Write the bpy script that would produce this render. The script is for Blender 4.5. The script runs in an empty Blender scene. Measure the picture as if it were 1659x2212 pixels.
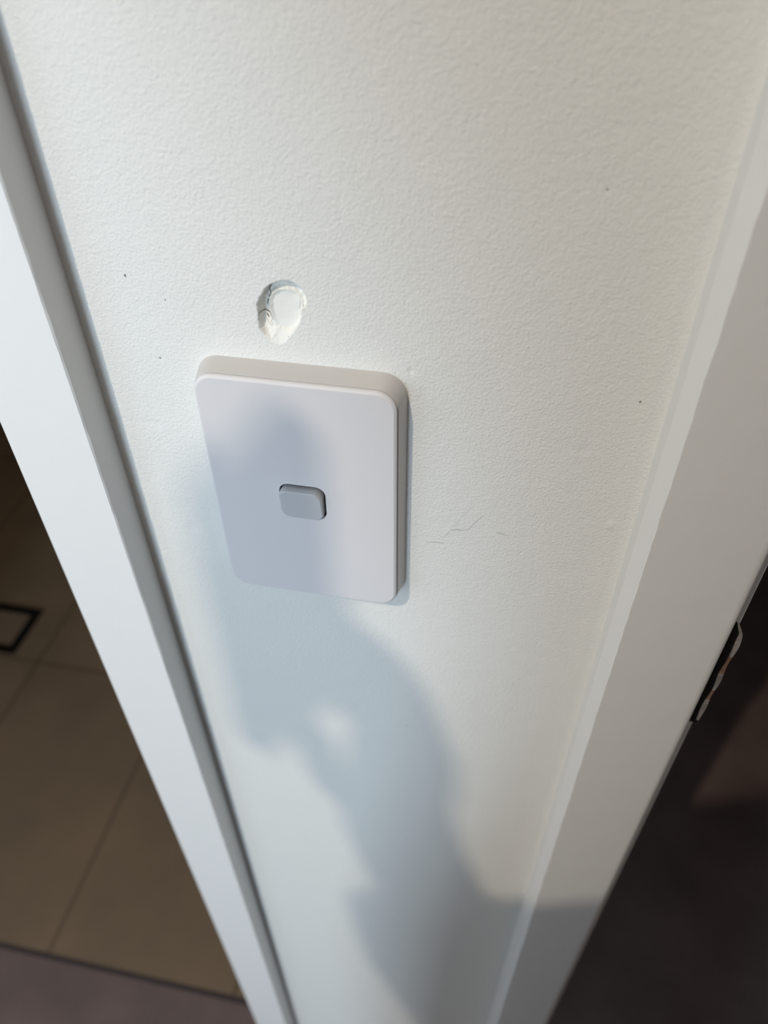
import bpy, bmesh, math, random
from mathutils import Vector, Matrix
random.seed(7)
S = bpy.context.scene
COL = S.collection
Z0 = 1.30                       # camera height above the floor; the heights below are written relative to the lens

# ------------------------------------------------------------------ camera
cam_d = bpy.data.cameras.new('camera'); cam = bpy.data.objects.new('camera', cam_d); COL.objects.link(cam)
R = [[0.9807450530794622, 0.12654731581864287, -0.14874447122249412],
     [0.19511299796170822, -0.6675716882049115, 0.7185255452199586],
     [-0.008370118670434629, -0.7337123536961477, -0.6794086569562547]]
M = Matrix.Identity(4)
for i in range(3):
    M[i][0] = R[i][0]; M[i][1] = -R[i][1]; M[i][2] = -R[i][2]
M[2][3] = Z0
cam.matrix_world = M
cam_d.sensor_fit = 'AUTO'; cam_d.sensor_width = 36; cam_d.lens = 36 * 1664 / 2212
cam_d.clip_start = 0.01; cam_d.clip_end = 50
cam_d.dof.use_dof = True; cam_d.dof.focus_distance = 0.30; cam_d.dof.aperture_fstop = 7.0
S.camera = cam

# ------------------------------------------------------------------ world, lights, exposure
w = bpy.data.worlds.new('world'); S.world = w; w.use_nodes = True
w.node_tree.nodes['Background'].inputs[0].default_value = (0.55, 0.62, 0.72, 1)
w.node_tree.nodes['Background'].inputs[1].default_value = 0.25

def area(name, loc, target, size, size_y, power, color, shape='RECTANGLE'):
    l = bpy.data.lights.new(name, 'AREA'); l.shape = shape; l.size = size
    if shape in ('RECTANGLE', 'ELLIPSE'): l.size_y = size_y
    l.energy = power; l.color = color
    o = bpy.data.objects.new(name, l); COL.objects.link(o)
    o.location = (loc[0], loc[1], loc[2] + Z0)
    d = Vector((target[0] - loc[0], target[1] - loc[1], target[2] - loc[2]))
    o.rotation_euler = d.to_track_quat('-Z', 'Y').to_euler()
    return o
area('downlight_lamp', (-0.51, -0.85, 1.075), (-0.51, -0.85, 0), 0.030, 0, 19.5, (1.0, 0.87, 0.70), 'DISK')
area('window_daylight', (-1.57, -1.3, 0.10), (0, 0.2, -0.3), 1.0, 1.0, 5.0, (0.64, 0.83, 1.0))
area('back_cool_fill', (-0.66, -2.57, -0.10), (-0.1, 0.2, -0.2), 0.68, 1.2, 66.0, (0.67, 0.84, 1.0))  # cool fill added behind the camera to tint the strip beside the left trim
area('warm_fill', (0.9, -1.2, 1.07), (0.9, -1.2, 0), 0.3, 0, 3.0, (1.0, 0.78, 0.55), 'DISK')  # warm fill added to tint the right side of the wall
vs = S.view_settings
S.display_settings.display_device = 'sRGB'
vs.view_transform = 'Standard'; vs.look = 'None'; vs.gamma = 1; vs.use_curve_mapping = False
vs.exposure = 0.04

# ------------------------------------------------------------------ helpers
def tag(o, label=None, cat=None, group=None, kind=None):
    if label: o['label'] = label
    if cat: o['category'] = cat
    if group: o['group'] = group
    if kind: o['kind'] = kind
    return o
def mk(name, verts, faces, mat, parent=None, smooth=False, z0=Z0):
    me = bpy.data.meshes.new(name)
    me.from_pydata([(v[0], v[1], v[2] + z0) for v in verts], [], faces)
    bm = bmesh.new(); bm.from_mesh(me); bmesh.ops.recalc_face_normals(bm, faces=bm.faces); bm.to_mesh(me); bm.free()
    if smooth:
        for p in me.polygons: p.use_smooth = True
    if mat: me.materials.append(mat)
    o = bpy.data.objects.new(name, me); COL.objects.link(o)
    if parent:
        o.parent = parent; o.matrix_parent_inverse = Matrix.Translation(parent.location).inverted()
    return o
def empty(name, loc, label, cat, group=None):
    o = bpy.data.objects.new(name, None); COL.objects.link(o); o.empty_display_size = 0.03
    o.location = (loc[0], loc[1], loc[2] + Z0); tag(o, label, cat, group); return o
def box(name, a, b, mat, parent=None):
    x0, y0, z0 = a; x1, y1, z1 = b
    v = [(x, y, z) for x in (x0, x1) for y in (y0, y1) for z in (z0, z1)]
    f = [(0, 1, 3, 2), (4, 6, 7, 5), (0, 4, 5, 1), (2, 3, 7, 6), (0, 2, 6, 4), (1, 5, 7, 3)]
    return mk(name, v, f, mat, parent)
def smooth_by_angle(o, deg=35):
    me = o.data
    bm = bmesh.new(); bm.from_mesh(me)
    for f in bm.faces: f.smooth = True
    for e in bm.edges:
        if len(e.link_faces) == 2 and e.calc_face_angle(0) > math.radians(deg): e.smooth = False
    bm.to_mesh(me); bm.free()
def rrect(cx, cz, w, h, r, n=10):
    pts = []
    for (sx, sz, a0) in ((1, 1, 0), (-1, 1, 90), (-1, -1, 180), (1, -1, 270)):
        for i in range(n + 1):
            a = math.radians(a0 + 90 * i / n)
            pts.append((cx + sx * (w / 2 - r) + r * math.cos(a), cz + sz * (h / 2 - r) + r * math.sin(a)))
    return pts
def loft(name, loops, mat, parent=None, cap0=False, cap1=False, deg=35):
    """loops: list of (points xz, y or function of (x, z)); all of equal length"""
    n = len(loops[0][0]); v = []; f = []
    for pts, y in loops:
        for (x, z) in pts: v.append((x, y(x, z) if callable(y) else y, z))
    for k in range(len(loops) - 1):
        for i in range(n):
            j = (i + 1) % n
            f.append((k * n + i, k * n + j, (k + 1) * n + j, (k + 1) * n + i))
    if cap0: f.append(tuple(range(n)))
    if cap1: f.append(tuple((len(loops) - 1) * n + i for i in range(n)))
    o = mk(name, v, f, mat, parent); smooth_by_angle(o, deg); return o
def tube(name, paths, r, mat, parent=None, seg=6):
    v = []; f = []
    for path, rr in [(p, r) if not isinstance(p, tuple) else p for p in paths]:
        m = len(path); b = len(v)
        for i, p in enumerate(path):
            p = Vector(p); t = (Vector(path[min(i + 1, m - 1)]) - Vector(path[max(i - 1, 0)])).normalized()
            u = t.orthogonal().normalized(); w_ = t.cross(u)
            k = rr * (0.35 + 0.65 * math.sin(math.pi * (i + 0.5) / m))
            for s in range(seg):
                a = 2 * math.pi * s / seg; q = p + (u * math.cos(a) + w_ * math.sin(a)) * k; v.append(tuple(q))
        for i in range(m - 1):
            for s in range(seg):
                t2 = (s + 1) % seg
                f.append((b + i * seg + s, b + i * seg + t2, b + (i + 1) * seg + t2, b + (i + 1) * seg + s))
        f.append(tuple(b + s for s in range(seg))); f.append(tuple(b + (m - 1) * seg + s for s in range(seg)))
    return mk(name, v, f, mat, parent, smooth=True)

def material(name, col, rough=0.5, bump=None, var=None, metallic=0.0, spec=0.5, coat=0.0):
    """bump: list of (scale, strength, distance); var: (scale, amount) colour mottling"""
    m = bpy.data.materials.new(name); m.use_nodes = True; nt = m.node_tree; b = nt.nodes['Principled BSDF']
    b.inputs['Base Color'].default_value = (*col, 1); b.inputs['Roughness'].default_value = rough
    b.inputs['Metallic'].default_value = metallic; b.inputs['Specular IOR Level'].default_value = spec
    b.inputs['Coat Weight'].default_value = coat
    tc = nt.nodes.new('ShaderNodeTexCoord'); prev = None
    for (sc, st, di) in (bump or []):
        n = nt.nodes.new('ShaderNodeTexNoise'); n.inputs['Scale'].default_value = sc; n.inputs['Detail'].default_value = 3
        nt.links.new(tc.outputs['Object'], n.inputs['Vector'])
        bp = nt.nodes.new('ShaderNodeBump'); bp.inputs['Strength'].default_value = st; bp.inputs['Distance'].default_value = di
        nt.links.new(n.outputs['Fac'], bp.inputs['Height'])
        if prev: nt.links.new(prev.outputs['Normal'], bp.inputs['Normal'])
        prev = bp
    if prev: nt.links.new(prev.outputs['Normal'], b.inputs['Normal'])
    if var:
        n = nt.nodes.new('ShaderNodeTexNoise'); n.inputs['Scale'].default_value = var[0]; n.inputs['Detail'].default_value = 4
        nt.links.new(tc.outputs['Object'], n.inputs['Vector'])
        r = nt.nodes.new('ShaderNodeValToRGB'); k = var[1]
        r.color_ramp.elements[0].position = 0.3; r.color_ramp.elements[1].position = 0.7
        r.color_ramp.elements[0].color = (*[c * (1 - k) for c in col], 1); r.color_ramp.elements[1].color = (*[min(1, c * (1 + k)) for c in col], 1)
        nt.links.new(n.outputs['Fac'], r.inputs['Fac']); nt.links.new(r.outputs['Color'], b.inputs['Base Color'])
    return m

M_wall = material('white_wall_paint', (0.80, 0.795, 0.765), 0.5, [(1000, 0.8, 0.0004), (420, 0.22, 0.0008), (35, 0.15, 0.003)])
M_trim = material('white_trim_enamel', (0.77, 0.765, 0.755), 0.38, [(500, 0.12, 0.0004), (60, 0.12, 0.002)])
M_plate = material('white_switch_plastic', (0.72, 0.705, 0.72), 0.32, [(1500, 0.05, 0.0002)])
M_plaster = material('white_filler_plaster', (0.84, 0.835, 0.80), 0.8, [(900, 0.25, 0.0004)])
M_fibre = material('brown_torn_paper', (0.16, 0.12, 0.06), 0.9)
M_crack = material('grey_crack_dust', (0.33, 0.32, 0.29), 0.9)
M_mark = material('grey_pencil_mark', (0.36, 0.37, 0.35), 0.8)
M_speck = material('dark_speck', (0.15, 0.15, 0.14), 0.8)
M_black = material('black_metal_and_gap_shade', (0.004, 0.004, 0.004), 0.7, spec=0.15)  # also stands for shade in the strike plate gap and the rocker well
M_worn = material('worn_silver_metal', (0.55, 0.52, 0.5), 0.4, [(300, 0.5, 0.002)], (150, 0.3), 0.7)
M_rust = material('bare_brown_wood', (0.17, 0.10, 0.065), 0.8, [(400, 0.5, 0.002)])
M_carpet = material('plum_brown_flooring', (0.15, 0.105, 0.098), 0.9, [(420, 0.6, 0.004)], (9, 0.18))
M_skin = material('skin', (0.55, 0.36, 0.27), 0.5)
M_cloth = material('dark_knit_fabric', (0.035, 0.04, 0.055), 0.9, [(600, 0.4, 0.002)])
M_denim = material('dark_denim', (0.03, 0.04, 0.07), 0.9, [(900, 0.4, 0.001)])
M_hair = material('dark_brown_hair', (0.03, 0.02, 0.015), 0.6, [(200, 0.6, 0.004)])
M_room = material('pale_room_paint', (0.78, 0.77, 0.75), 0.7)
M_dim = material('darkened_room_paint', (0.10, 0.095, 0.09), 0.8)  # walls coloured dark to cut the light they bounce onto the trim
M_ceil = material('ceiling_paint', (0.5, 0.5, 0.5), 0.8)
M_alu = material('white_aluminium', (0.7, 0.7, 0.7), 0.4)

def tile_material():
    m = bpy.data.materials.new('brown_floor_tile'); m.use_nodes = True; nt = m.node_tree; b = nt.nodes['Principled BSDF']
    tc = nt.nodes.new('ShaderNodeTexCoord'); mp = nt.nodes.new('ShaderNodeMapping')
    mp.inputs['Location'].default_value = (0.597, -0.195, 0)
    br = nt.nodes.new('ShaderNodeTexBrick'); br.offset = 0.0; br.squash = 1.0
    br.inputs['Scale'].default_value = 1; br.inputs['Brick Width'].default_value = 0.3; br.inputs['Row Height'].default_value = 0.6
    br.inputs['Mortar Size'].default_value = 0.0032; br.inputs['Mortar Smooth'].default_value = 0.1; br.inputs['Bias'].default_value = 0
    br.inputs['Color1'].default_value = (0.175, 0.122, 0.078, 1); br.inputs['Color2'].default_value = (0.168, 0.117, 0.075, 1)
    br.inputs['Mortar'].default_value = (0.105, 0.070, 0.044, 1)
    nt.links.new(tc.outputs['Object'], mp.inputs['Vector']); nt.links.new(mp.outputs['Vector'], br.inputs['Vector'])
    n = nt.nodes.new('ShaderNodeTexNoise'); n.inputs['Scale'].default_value = 7; n.inputs['Detail'].default_value = 3
    nt.links.new(tc.outputs['Object'], n.inputs['Vector'])
    r = nt.nodes.new('ShaderNodeValToRGB'); r.color_ramp.elements[0].position = 0.3; r.color_ramp.elements[1].position = 0.7
    r.color_ramp.elements[0].color = (0.85, 0.85, 0.86, 1); r.color_ramp.elements[1].color = (1.1, 1.09, 1.05, 1)
    mx = nt.nodes.new('ShaderNodeMix'); mx.data_type = 'RGBA'; mx.blend_type = 'MULTIPLY'; mx.inputs[0].default_value = 1
    nt.links.new(n.outputs['Fac'], r.inputs['Fac'])
    nt.links.new(br.outputs['Color'], mx.inputs[6]); nt.links.new(r.outputs['Color'], mx.inputs[7])
    nt.links.new(mx.outputs[2], b.inputs['Base Color']); b.inputs['Roughness'].default_value = 0.55
    return m
M_tile = tile_material()

# ------------------------------------------------------------------ the setting
FL, CE = -1.30, 1.10
YW = 0.2308                      # plane of the wall that carries the switch
XL, XR = -0.199, 0.093           # the narrow wall between the two door linings
box('floor', (-1.6, -2.6, FL - 0.05), (2.2, 0.290, FL), M_carpet)['kind'] = 'structure'
tag(box('floor_room_right', (0.0, 0.290, FL - 0.05), (2.2, 3.0, FL), M_carpet), kind='structure')
tag(box('floor_tiled', (-2.0, 0.298, FL - 0.05), (0.0, 3.0, FL), M_tile), kind='structure')
tag(box('trim_1', (-2.0, 0.290, FL - 0.05), (0.0, 0.298, FL + 0.0005), material('dark_joint_strip', (0.04, 0.03, 0.03), 0.5)), kind='structure')
tag(box('ceiling', (-3.0, -2.6, CE), (2.2, 3.0, CE + 0.05), M_ceil), kind='structure')
tag(box('wall_back', (-1.6, -2.65, FL), (2.2, -2.6, CE), M_room), kind='structure')
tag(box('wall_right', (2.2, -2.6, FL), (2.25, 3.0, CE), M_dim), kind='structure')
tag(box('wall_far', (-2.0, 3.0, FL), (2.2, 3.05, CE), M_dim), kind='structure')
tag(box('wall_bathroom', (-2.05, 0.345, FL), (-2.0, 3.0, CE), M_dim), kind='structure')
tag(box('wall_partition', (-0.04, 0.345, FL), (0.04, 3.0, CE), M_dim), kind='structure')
# left wall with a window opening
wl = bmesh.new()
def bm_box(bm, a, b):
    r = bmesh.ops.create_cube(bm, size=1)
    for v in r['verts']:
        v.co = Vector([(a[i] + b[i]) / 2 + v.co[i] * (b[i] - a[i]) for i in range(3)])
for a, b in (((-1.65, -2.6, FL), (-1.6, -1.9, CE)), ((-1.65, -0.7, FL), (-1.6, YW, CE)),
             ((-1.65, -1.9, FL), (-1.6, -0.7, -0.45)), ((-1.65, -1.9, 0.85), (-1.6, -0.7, CE))):
    bm_box(wl, (a[0], a[1], a[2] + Z0), (b[0], b[1], b[2] + Z0))
me = bpy.data.meshes.new('wall_left'); wl.to_mesh(me); wl.free(); me.materials.append(M_room)
o = bpy.data.objects.new('wall_left', me); COL.objects.link(o); o['kind'] = 'structure'
wf = bmesh.new()
for a, b in (((-1.66, -1.9, -0.45), (-1.6, -1.86, 0.85)), ((-1.66, -0.74, -0.45), (-1.6, -0.7, 0.85)), ((-1.66, -1.9, 0.81), (-1.6, -0.7, 0.85)),
             ((-1.66, -1.9, -0.45), (-1.6, -0.7, -0.41)), ((-1.65, -1.32, -0.41), (-1.61, -1.28, 0.81))):
    bm_box(wf, (a[0], a[1], a[2] + Z0), (b[0], b[1], b[2] + Z0))
me = bpy.data.meshes.new('window_1'); wf.to_mesh(me); wf.free(); me.materials.append(M_alu)
o = bpy.data.objects.new('window_1', me); COL.objects.link(o); o['kind'] = 'structure'
tag(box('fill_backing_panel', (-1.03, -2.6, -0.74), (-0.29, -2.59, 0.54), M_alu), kind='structure')  # panel added behind the cool fill; the back wall has no opening
# front wall pieces beside and above the two doorways
DH = 0.76                        # head of the door openings
tag(box('wall_front_left', (-1.6, YW, FL), (-1.04, 0.345, CE), M_wall), kind='structure')
tag(box('wall_front_right', (0.94, YW, FL), (2.2, 0.345, CE), M_wall), kind='structure')
tag(box('wall_front_above', (-1.04, YW, DH), (0.94, 0.345, CE), M_wall), kind='structure')

# the narrow wall: front face is a grid that is fine around the gouge and the dents
OUT = [(-84.22, -118.99), (-81.78, -118.08), (-78.7, -118.41), (-75.74, -120.05), (-74.21, -122.74), (-73.64, -125.36), (-74.6, -127.52), (-75.9, -128.91), (-76.65, -133.02), (-78.3, -135.79), (-80.63, -138.89), (-83.2, -142.06), (-85.37, -142.97), (-88.4, -142.16), (-91.03, -139.74), (-92.38, -137.22), (-92.16, -133.05), (-92.05, -128.13), (-90.69, -125.28), (-88.27, -121.77), (-86.29, -119.98)]
INN = [(-84.2, -122.6), (-81.8, -122.1), (-79.1, -122.6), (-76.9, -124.2), (-75.9, -127.6), (-76.4, -131.9), (-78.2, -135.6), (-80.8, -137.6), (-84.2, -137.6), (-86.6, -136.2), (-87.7, -133.5), (-88.1, -130.0), (-88.0, -126.7), (-86.6, -124.2)]
def inside(p, poly):
    c = False; n = len(poly)
    for i in range(n):
        x1, y1 = poly[i]; x2, y2 = poly[(i + 1) % n]
        if (y1 > p[1]) != (y2 > p[1]) and p[0] < (x2 - x1) * (p[1] - y1) / (y2 - y1) + x1: c = not c
    return c
def dist(p, poly):
    best = 1e9; n = len(poly)
    for i in range(n):
        a = poly[i]; b = poly[(i + 1) % n]; dx, dy = b[0] - a[0], b[1] - a[1]
        t = max(0, min(1, ((p[0] - a[0]) * dx + (p[1] - a[1]) * dy) / (dx * dx + dy * dy)))
        best = min(best, math.hypot(p[0] - a[0] - t * dx, p[1] - a[1] - t * dy))
    return best
from mathutils import noise
def ss(a, b, x):
    t = max(0, min(1, (x - a) / (b - a))); return t * t * (3 - 2 * t)
def gouge(x, z):
    """depth in mm of the plaster gouge; x, z in mm"""
    wob = 0.30 * noise.noise(Vector((x * 0.9, z * 0.9, 0))) + 0.15 * noise.noise(Vector((x * 2.5, z * 2.5, 3)))
    p = (x + wob, z + wob)
    if not inside(p, OUT): return 0.0
    do = dist(p, OUT)
    ang = math.atan2(z + 130.5, x + 82.5)
    ul = max(0.0, math.cos(ang - math.radians(152))) ** 0.8          # the deep ragged side, upper left
    ul = max(ul, 0.55 * max(0.0, math.cos(ang - math.radians(80))))
    if inside(p, INN):
        di = dist(p, INN); lip = 1 - ss(0.0, 1.6, di)
        return 2.7 - 0.9 * ul * lip + 0.25 * noise.noise(Vector((x * 0.25, z * 0.25, 5)))
    di = dist(p, INN); s = do / (do + di + 1e-6)
    soft = 2.2 * (s ** 0.9)
    ring = 5.8 * ss(0, 0.30, s) * (1 - 0.45 * ss(0.72, 1.0, s)) + 0.8 * noise.noise(Vector((x * 0.8, z * 0.8, 9)))
    return max(0.0, soft * (1 - ul) + ring * ul)
BMP = [(-136.6, -243.3, 3.2, -0.35), (42.7, -209.8, 1.6, 0.4), (23.8, -177.8, 2.5, 0.15), (26.7, -175.2, 2.0, -0.25),
       (-133.1, -154.4, 0.9, -0.3), (18.3, -82.3, 1.1, -0.2), (-141.3, -185.4, 1.6, -0.2), (-37.6, -148.6, 1.2, -0.4)]
def bumpy(x, z):
    h = 0
    for bx, bz, r, a in BMP:
        d = math.hypot(x - bx, z - bz)
        if d < r * 2: h += a * (1 - ss(0, r * 1.6, d))
    return h
def axis(lo, hi, regions):
    vals = {round(lo, 3), round(hi, 3)}
    x = lo
    while x < hi: vals.add(round(x, 3)); x += 20
    for a, b, st in regions:
        x = a
        while x <= b: vals.add(round(x, 3)); x += st
    return sorted(vals)
def grid_wall():
    xs = axis(XL * 1000, XR * 1000, [(-95, -71, 0.3), (-142, -130, 0.6), (14, 46, 0.7), (-41, -34, 0.6)])
    zs = axis(FL * 1000, CE * 1000, [(-145, -115.5, 0.3), (-250, -237, 0.7), (-214, -172, 0.8), (-158, -146, 0.6), (-86, -79, 0.7), (-188, -182, 0.6)])
    v = []; f = []; nx = len(xs); nz = len(zs)
    for z in zs:
        for x in xs:
            d = 0
            if -96 < x < -70 and -146 < z < -114: d = gouge(x, z)
            v.append((x / 1000, YW + (d - bumpy(x, z)) / 1000, z / 1000))
    for j in range(nz - 1):
        for i in range(nx - 1):
            a = j * nx + i; f.append((a, a + 1, a + nx + 1, a + nx))
    # sides and back
    b = len(v)
    x0, x1, z0, z1 = XL, XR, FL, CE
    v += [(x0, 0.345, z0), (x1, 0.345, z0), (x1, 0.345, z1), (x0, 0.345, z1)]
    f.append((b, b + 1, b + 2, b + 3))
    f.append(tuple(j * nx for j in range(nz)) + (b + 3, b))
    f.append(tuple(j * nx + nx - 1 for j in range(nz)) + (b + 2, b + 1))
    f.append(tuple(range(nx)) + (b + 1, b)); f.append(tuple((nz - 1) * nx + i for i in range(nx)) + (b + 2, b + 3))
    o = mk('wall_front', v, f, M_wall); smooth_by_angle(o, 60)
    me = o.data; me.materials.append(M_plaster)
    for p in me.polygons:
        c = p.center
        if p.area < 1e-4 and inside((c.x * 1000, (c.z - Z0) * 1000), OUT): p.material_index = 1
    return o
wall = grid_wall(); wall['kind'] = 'structure'
FIB = [[(-87.57, -122.53), (-88.54, -124.05), (-88.52, -125.5), (-88.13, -126.5)], [(-89.39, -126.93), (-88.65, -127.49)], [(-88.71, -128.03), (-89.73, -128.97), (-89.99, -130.26)], [(-91.9, -131.73), (-90.15, -132.42), (-88.83, -133.37), (-87.68, -134.88)], [(-90.25, -133.29), (-89.4, -134.73)]]
CRK = [[(-90.62, -134.63), (-89.58, -136.27), (-87.86, -137.42)], [(-89.06, -135.35), (-87.58, -136.73)], [(-91.73, -130.43), (-91.8, -132.58), (-92.12, -134.34)], [(-84.02, -118.97), (-81.6, -120.17), (-78.93, -120.84), (-76.67, -121.75), (-75.63, -123.28), (-75.65, -124.72)], [(-76.85, -126.07), (-77.03, -128.17), (-77.57, -129.7)], [(-75.9, -127.65), (-75.92, -129.12)], [(-81.97, -140.03), (-81.61, -139.54)], [(-85.19, -120.69), (-85.7, -121.75)]]
def densify(l, k=4):
    out = []
    for a, b in zip(l[:-1], l[1:]):
        for i in range(k): out.append(tuple(a[j] + (b[j] - a[j]) * i / k for j in range(len(a))))
    out.append(l[-1]); return out
def on_wall(l, lift=0.0):
    # scene position of a mark seen at the wall plane, pushed back along the recess to where it lies
    r = []
    for x, z in densify(l):
        d = gouge(x, z); r.append((x / 1000, YW + d / 1000 - lift, z / 1000))
    return r
tube('torn_paper_fibre', [on_wall(l) for l in FIB], 0.00022, M_fibre, wall)
tube('hairline_crack', [on_wall(l) for l in CRK], 0.00009, M_crack, wall)
SCR = [([(-29.92, -232.72), (-25.81, -231.7), (-21.86, -231.87)], .00016), ([(-23.97, -228.62), (-21.37, -227.15), (-20.25, -224.74), (-19.43, -223.61)], .00010), ([(-19.6, -223.8), (-16.68, -222.73), (-14.41, -222.71)], .00022), ([(-14.41, -222.71), (-12.2, -221.92), (-10.35, -218.62), (-7.91, -214.66), (-6.69, -212.82)], .00012), ([(-19.44, -223.37), (-16.29, -217.31), (-13.81, -213.13), (-10.77, -208.02)], .00006), ([(-1.18, -221.65), (0.9, -221.85), (3.73, -222.77)], .00013)]
tube('pencil_scratch', [(on_wall(l), r) for l, r in SCR], 0.0001, M_mark, wall)
SPK = [(-139.18, -121.4, .7), (-125.93, -129.48, .35), (41.85, -151.59, .6), (-35.9, -378.19, .5), (-133.3, -153.9, .35), (18.1, -82.0, .35), (-43.2, -150.0, .3)]
v = []; f = []
for x, z, r in SPK:
    b = len(v)
    for k, (rr, dy) in enumerate(((1, 0.0), (0.6, -0.00012))):
        for s in range(8):
            a = s * math.pi / 4; q = rr * r * (0.8 + 0.3 * random.random())
            v.append((x / 1000 + q * 0.0007 * math.cos(a), YW + dy + 0.00002, z / 1000 + q * 0.001 * math.sin(a)))
    for s in range(8): f.append((b + s, b + (s + 1) % 8, b + 8 + (s + 1) % 8, b + 8 + s))
    f.append(tuple(b + 8 + s for s in range(8)))
fl = mk('dark_fleck', v, f, M_speck, wall)

# ------------------------------------------------------------------ door linings and architraves
def prism(name, prof, mat, jit=None, z0=FL, z1=0.80, parent=None):
    """profile in the xy plane run up the wall; jit maps a profile index to edge wobble in metres"""
    zs = [z0 + 0.02 * i for i in range(int((-0.95 - z0) / 0.02))]
    z = -0.95
    while z < 0.02: zs.append(z); z += 0.0035
    zs += [0.1, 0.4, z1]; n = len(prof); v = []; f = []
    for k, z in enumerate(zs):
        for i, (x, y) in enumerate(prof):
            j = (jit or {}).get(i, 0)
            dx = j * (noise.noise(Vector((z * 160, i * 7.3, 0))) + 0.6 * noise.noise(Vector((z * 420, i * 3.1, 5)))) if j else 0
            v.append((x + dx, y, z))
    for k in range(len(zs) - 1):
        for i in range(n):
            j = (i + 1) % n; f.append((k * n + i, k * n + j, (k + 1) * n + j, (k + 1) * n + i))
    f.append(tuple(range(n))); f.append(tuple((len(zs) - 1) * n + i for i in range(n)))
    o = mk(name, v, f, mat, parent); smooth_by_angle(o, 24); return o
def arc(cx, cy, r, a0, a1, n=5):
    return [(cx + r * math.cos(math.radians(a0 + (a1 - a0) * i / n)), cy + r * math.sin(math.radians(a0 + (a1 - a0) * i / n))) for i in range(n + 1)]
# left architrave: thick beside the wall (17 mm), thinning towards the opening
TL = 0.0170
prof = [(-0.1622, YW), (-0.1622, YW - TL + 0.0006)] + [(-0.1628, YW - TL)] + [(-0.2035, YW - 0.0112)] + arc(-0.2035, YW - 0.0082, 0.003, 270, 180, 4) + [(-0.2065, YW)]
tag(prism('trim_2', prof, M_trim, {1: .00022, 2: .00022}), kind='structure')
# right architrave: a small bevelled strip, then the broad face
prof = [(0.0513, YW), (0.0515, YW - 0.0100), (0.0558, YW - 0.0170), (0.0945, YW - 0.0136)] + arc(0.0942, YW - 0.0096, 0.004, 275, 360, 5) + [(0.0982, YW)]
tag(prism('trim_3', prof, M_trim, {1: .0001, 2: .0003}), kind='structure')
# door linings
def lining(name, a, b):
    x0, y0 = a; x1, y1 = b
    prof = [(x0 + .001, y0), (x1 - .001, y0), (x1, y0 + .001), (x1, y1 - .001), (x1 - .001, y1), (x0 + .001, y1), (x0, y1 - .001), (x0, y0 + .001)]
    return tag(prism(name, prof, M_trim, z1=DH), kind='structure')
lining('trim_4', (-0.211, YW), (XL, 0.345))
rl = lining('trim_5', (XR, YW - 0.0005), (0.1048, 0.345))
lining('trim_6', (-1.04, YW), (-1.02, 0.345)); lining('trim_7', (0.92, YW), (0.94, 0.345))

# ------------------------------------------------------------------ strike plate on the right door lining
sp = empty('strike_plate', (0.105, 0.245, -0.29), 'small black strike plate with worn silver lip on the right door trim', 'strike plate')
zt, zb = -0.2545, -0.3215
box('plate', (0.1046, 0.232, zb), (0.1056, 0.268, zt), M_black, sp)
n = 26; v = []; f = []
for i in range(n + 1):
    t = i / n; z = zt - 0.0005 + (zb - zt + 0.003) * t
    bow = 0.0018 * math.exp(-((t - 0.16) / 0.17) ** 2) + 0.0012 * math.exp(-((t - 0.55) / 0.12) ** 2) - 0.0006 * t
    x = 0.1033 + bow * 0.55; k = 0.0008 + 0.0003 * math.sin(t * 17)
    prof = [(x - k, 0.2235), (x + k, 0.2235), (x + k, 0.2260), (x, 0.232), (x - 2 * k, 0.232), (x - k, 0.2255)]
    for (px, py) in prof: v.append((px, py, z))
for i in range(n):
    for s in range(6):
        t2 = (s + 1) % 6; f.append((i * 6 + s, i * 6 + t2, (i + 1) * 6 + t2, (i + 1) * 6 + s))
f.append(tuple(range(6))); f.append(tuple(n * 6 + s for s in range(6)))
lip = mk('lip', v, f, M_worn, sp); lip['label'] = 'worn silver curved lip'
lip.data.materials.append(M_rust)
for p in lip.data.polygons:
    t = (zt - (p.center.z - Z0)) / (zt - zb)
    if 0.24 < t < 0.42 or 0.60 < t < 0.70: p.material_index = 1
box('gap_shade_block', (0.0975, 0.2240, zb), (0.1030, 0.2310, zt), M_black, sp)  # solid black box stands for the shadowed gap behind the lip

# ------------------------------------------------------------------ light switch
sw = empty('light_switch', (-0.0787, YW, -0.2084), 'white rectangular light switch plate with one small square rocker on the white wall', 'light switch')
CX, CZ, PW, PH = -0.0787, -0.20845, 0.0761, 0.1127
YF = 0.2201
lo = []
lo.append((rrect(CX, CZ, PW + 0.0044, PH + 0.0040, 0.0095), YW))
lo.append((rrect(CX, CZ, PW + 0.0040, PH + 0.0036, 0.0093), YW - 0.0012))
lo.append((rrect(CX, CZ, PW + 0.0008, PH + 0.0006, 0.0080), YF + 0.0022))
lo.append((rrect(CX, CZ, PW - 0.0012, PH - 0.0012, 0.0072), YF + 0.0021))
loft('base_plate', lo, material('shade_dimmed_surround_plastic', (0.58, 0.565, 0.56), 0.4), sw, cap0=True, cap1=True)  # white surround greyed so its top band reads as shaded
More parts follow.
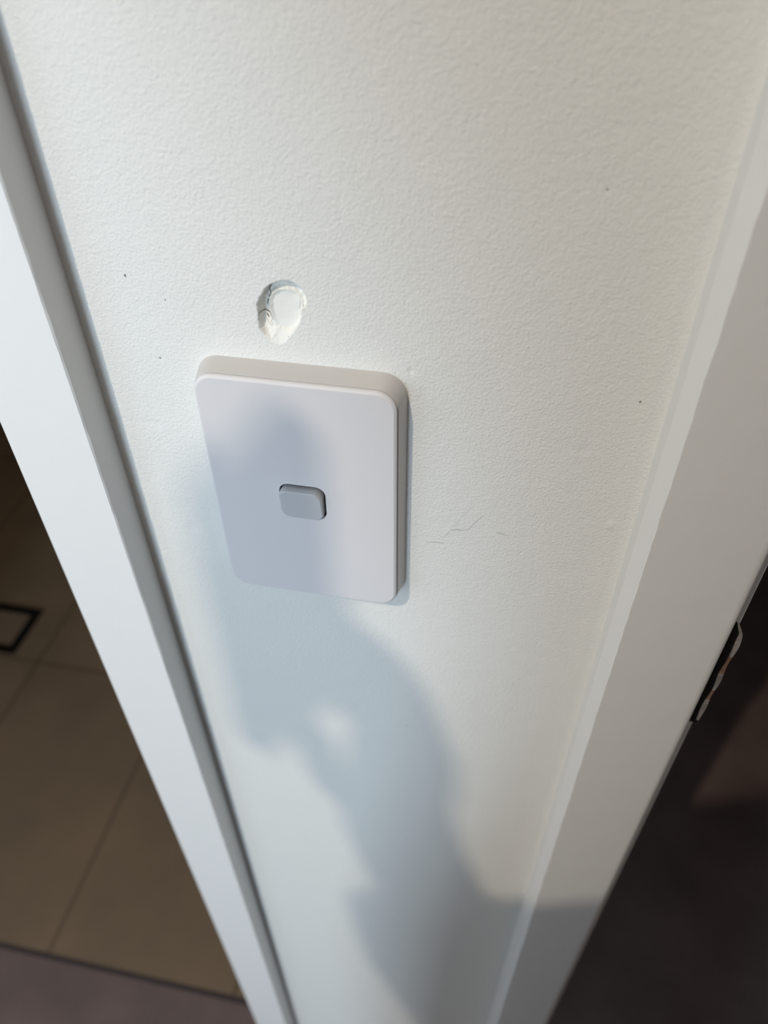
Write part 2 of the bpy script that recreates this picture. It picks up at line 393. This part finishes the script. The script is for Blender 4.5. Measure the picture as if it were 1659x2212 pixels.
# rocker opening in the cover
HX, HZ, HW, HH, HR = -0.0790, -0.2086, 0.0190, 0.0175, 0.0042
lo = [(rrect(CX, CZ, PW - 0.0014, PH - 0.0014, 0.0072), YF + 0.0021),
      (rrect(CX, CZ, PW, PH, 0.0078), YF + 0.0018), (rrect(CX, CZ, PW, PH, 0.0078), YF + 0.0008),
      (rrect(CX, CZ, PW - 0.0004, PH - 0.0004, 0.0077), YF + 0.0005), (rrect(CX, CZ, PW - 0.0020, PH - 0.0020, 0.0070), YF),
      (rrect(CX, CZ, PW - 0.008, PH - 0.008, 0.0062), YF),
      (rrect(HX, HZ, HW + 0.0005, HH + 0.0005, HR + 0.0002), YF), (rrect(HX, HZ, HW, HH, HR), YF + 0.0003), (rrect(HX, HZ, HW, HH, HR), YF + 0.0021)]
loft('cover_plate', lo, M_plate, sw, deg=12)
lo = [(rrect(HX, HZ, HW, HH, HR), YF + 0.0020), (rrect(HX, HZ, HW * .5, HH * .5, HR * .5), YF + 0.0020)]
loft('rocker_well', lo, M_black, sw, cap1=True)  # black floor paints in the shade around the rocker
def tilt(off):
    return lambda x, z: YF + off - (0.0009 + (z - (HZ - HH / 2)) / HH * 0.0024)
BW, BH = HW - 0.0012, HH - 0.0016
lo = [(rrect(HX - 0.0003, HZ - 0.0004, BW, BH, 0.0037), YF + 0.0019), (rrect(HX - 0.0003, HZ - 0.0004, BW, BH, 0.0037), tilt(0.0009)),
      (rrect(HX - 0.0003, HZ - 0.0004, BW - 0.0003, BH - 0.0003, 0.0036), tilt(0.0004)), (rrect(HX - 0.0003, HZ - 0.0004, BW - 0.0012, BH - 0.0012, 0.0032), tilt(0.0)),
      (rrect(HX - 0.0003, HZ - 0.0004, BW - 0.005, BH - 0.005, 0.002), tilt(0.0))]
rk = loft('rocker', lo, material('grey_white_rocker_plastic', (0.56, 0.57, 0.59), 0.3), sw, cap1=True, deg=28)
rk['label'] = 'slightly greyer square rocker button'

# ------------------------------------------------------------------ black square floor drain in the tiles
dr = empty('floor_drain', (-1.0155, 0.8635, FL), 'black square floor drain frame set in the brown tiled floor', 'floor drain')
c = (-1.0155, 0.8635)
lo = []
def fr(w_, h_, z): return [(x, y, z) for x, y in rrect(c[0], c[1], w_, h_, 0.004 if w_ > .1 else .003, 3)]
rings = [fr(.121, .121, FL + .0002), fr(.121, .121, FL + .0030), fr(.119, .119, FL + .0036), fr(.085, .085, FL + .0036), fr(.083, .083, FL + .0030), fr(.083, .083, FL + .0002)]
v = [p for r in rings for p in r]; m = len(rings[0]); f = []
for k in range(len(rings)):
    k2 = (k + 1) % len(rings)
    for i in range(m):
        j = (i + 1) % m; f.append((k * m + i, k * m + j, k2 * m + j, k2 * m + i))
mk('frame', v, f, M_black, dr)
box('tile_inset', (c[0] - .0405, c[1] - .0405, FL + .0002), (c[0] + .0405, c[1] + .0405, FL + .0022), material('inset_tile', (0.15, 0.105, 0.07), .6), dr)

# ------------------------------------------------------------------ ceiling downlight, and a bezel added for the warm fill
def downlight(x, y, r, label):
    e = empty('downlight', (x, y, CE - 0.004), label, 'ceiling light')
    N = 32; ring = []
    for rr, z in ((r + .018, CE - .0005), (r + .018, CE - .004), (r + .004, CE - .006), (r, CE - .001)):
        ring.append([(x + rr * math.cos(2 * math.pi * i / N), y + rr * math.sin(2 * math.pi * i / N), z) for i in range(N)])
    v = [p for q in ring for p in q]; f = []
    for k in range(3):
        for i in range(N):
            j = (i + 1) % N; f.append((k * N + i, k * N + j, (k + 1) * N + j, (k + 1) * N + i))
    mk('bezel', v, f, M_alu, e, smooth=True)
    return e
downlight(-0.51, -0.85, 0.05, 'round recessed ceiling downlight nearest the switch wall')
downlight(0.9, -1.2, 0.16, 'large round bezel added for the warm fill light on the right side of the hall')  # unseen fixture added to go with the warm fill

# ------------------------------------------------------------------ the photographer, whose shadow falls on the wall
def skin_obj(name, chains, mat, parent=None, sub=1):
    """chains: list of lists of (x, y, z, r[, ry]); a chain's first point joins an existing identical point"""
    vs_, es, rs = [], [], []
    def idx(p):
        for i, q in enumerate(vs_):
            if (Vector(q) - Vector(p[:3])).length < 1e-6: return i
        vs_.append(tuple(p[:3])); rs.append((p[3], p[4] if len(p) > 4 else p[3])); return len(vs_) - 1
    for ch in chains:
        ids = [idx(p) for p in ch]
        for a, b in zip(ids[:-1], ids[1:]): es.append((a, b))
    me = bpy.data.meshes.new(name); me.from_pydata([(x, y, z + Z0) for x, y, z in vs_], es, [])
    o = bpy.data.objects.new(name, me); COL.objects.link(o)
    md = o.modifiers.new('skin', 'SKIN'); md.use_smooth_shade = True
    for i, r in enumerate(rs): me.skin_vertices[0].data[i].radius = r
    me.skin_vertices[0].data[0].use_root = True
    s = o.modifiers.new('sub', 'SUBSURF'); s.levels = sub; s.render_levels = sub
    me.materials.append(mat)
    if parent:
        o.parent = parent; o.matrix_parent_inverse = Matrix.Translation(parent.location).inverted()
    return o
PX, PY = 0.00, -0.26
pelvis = (PX, PY - .03, -0.42, .13, .10)
chest = (PX, PY, 0.00, .15, .10); neckb = (PX, PY, 0.17, .06, .055)
Lsh = (PX - .185, PY + .02, 0.032, .055); Lel = (-0.150, -0.38, -0.11, .040); Lwr = (-0.240, -0.222, 0.155, .026)
palm = (-0.231, -0.205, 0.196, .022, .016)
Rsh = (PX + .19, PY, 0.115, .055); Rel = (PX + .25, PY - .03, -0.19, .042); Rwr = (PX + .24, PY + .03, -0.43, .028)
rp = (PX + .24, PY + .04, -0.49, .03, .018)
chains = [[pelvis, (PX, PY - .02, -0.2, .125, .09), chest, neckb, (PX, PY + .015, 0.235, .052), (PX, PY + .03, 0.30, .072, .085), (PX, PY + .02, 0.37, .076, .088), (PX, PY + .01, 0.415, .05, .06)],
          [chest, Lsh, Lel, Lwr, palm], [chest, Rsh, Rel, Rwr, rp]]
for s in (-1, 1):
    chains.append([pelvis, (PX + s * .10, PY - .03, -0.50, .085), (PX + s * .11, PY, -0.84, .06), (PX + s * .12, PY - .03, -1.20, .042), (PX + s * .12, PY - .02, -1.262, .04, .035), (PX + s * .13, PY + .13, -1.275, .035, .022)])
# left hand: fingers wrap the phone edge, thumb on the near side
for k, ln in enumerate((.92, 1.0, .95, .8)):
    y = -0.225 + k * 0.014
    chains.append([palm, (-0.225, y, 0.217 - k * .002, .0100), (-0.242, y + .004, 0.221, .0085), (-0.254 * ln - .25 * (1 - ln), y + .006, 0.216, .0078)])
chains.append([palm, (-0.246, -0.222, 0.166, .011), (-0.263, -0.218, 0.182, .0090), (-0.264, -0.212, 0.208, .0080)])
for k in range(4):
    x = PX + .24 + (k - 1.5) * .019
    chains.append([rp, (x, PY + .045, -0.53, .0095), (x, PY + .055, -0.56, .0085), (x, PY + .06, -0.585, .0075)])
chains.append([rp, (PX + .215, PY + .065, -0.50, .011), (PX + .21, PY + .075, -0.53, .0095), (PX + .212, PY + .08, -0.55, .008)])
person = empty('person', (PX, PY, FL), 'person in a long dark coat added to shade the wall, raising a phone, seen only as a shadow', 'person')
skin_obj('body', chains, M_skin, person)
skin_obj('coat', [[(PX, PY - .01, -0.98, .18, .13), (PX, PY - .01, -0.70, .17, .13), (PX, PY - .03, -0.42, .150, .12), (PX, PY - .02, -0.2, .145, .108), (PX, PY, 0.0, .165, .115), (PX, PY, 0.15, .08, .072)],  # long coat added so that it blocks light from the lower wall
                    [(PX, PY, 0.0, .165, .115), (Lsh[0], Lsh[1], Lsh[2], .068), (Lel[0], Lel[1], Lel[2], .055), (-0.250, -0.235, 0.128, .047)],
                    [(PX, PY, 0.0, .165, .115), (Rsh[0], Rsh[1], Rsh[2], .068), (Rel[0], Rel[1], Rel[2], .053), (Rwr[0], Rwr[1] - .005, Rwr[2] + .03, .038)]], M_cloth, person)
skin_obj('trousers', [[(PX, PY - .03, -0.43, .14, .11)] + [(PX + s * .10, PY - .03, -0.52, .098), (PX + s * .11, PY, -0.84, .073), (PX + s * .12, PY - .03, -1.24, .06)] for s in (-1, 1)], M_denim, person)
skin_obj('hair', [[(PX, PY - .035, 0.27, .06, .05), (PX, PY - .03, 0.36, .085, .075), (PX, PY + .0, 0.425, .062, .07), (PX, PY + .055, 0.415, .045, .03)]], M_hair, person)
# unseen phone in the left hand, sized and turned to shape the wall shadow
ph = empty('smartphone', (-0.262, -0.205, 0.27), 'dark smartphone held upright in the raised left hand of the unseen person, shaped to cast the wall shadow', 'phone')
pw, phh = 0.070, 0.110; pcx, pcz = -0.2662, 0.254
case = []
def turn(pts, y):
    th = math.radians(38); c_, s_ = math.cos(th), math.sin(th)
    return [(pcx + (x - pcx) * c_ - y * s_, -0.205 + (x - pcx) * s_ + y * c_, z) for x, z in pts]
def slab(name, layers, mat):
    v = [p for pts, y in layers for p in turn(pts, y)]; n = len(layers[0][0]); f = []
    for k in range(len(layers) - 1):
        for i in range(n):
            j = (i + 1) % n; f.append((k * n + i, k * n + j, (k + 1) * n + j, (k + 1) * n + i))
    f.append(tuple(range(n))); f.append(tuple((len(layers) - 1) * n + i for i in range(n)))
    smooth_by_angle(mk(name, v, f, mat, ph))
slab('case', [(rrect(pcx, pcz, pw - .002, phh - .002, .011), -.004), (rrect(pcx, pcz, pw, phh, .012), -.003), (rrect(pcx, pcz, pw, phh, .012), .003), (rrect(pcx, pcz, pw - .002, phh - .002, .011), .004)], M_black)
slab('camera_bump', [(rrect(pcx - .016, pcz + .052, .028, .028, .007), .004), (rrect(pcx - .016, pcz + .052, .027, .027, .007), .0055)], M_alu)
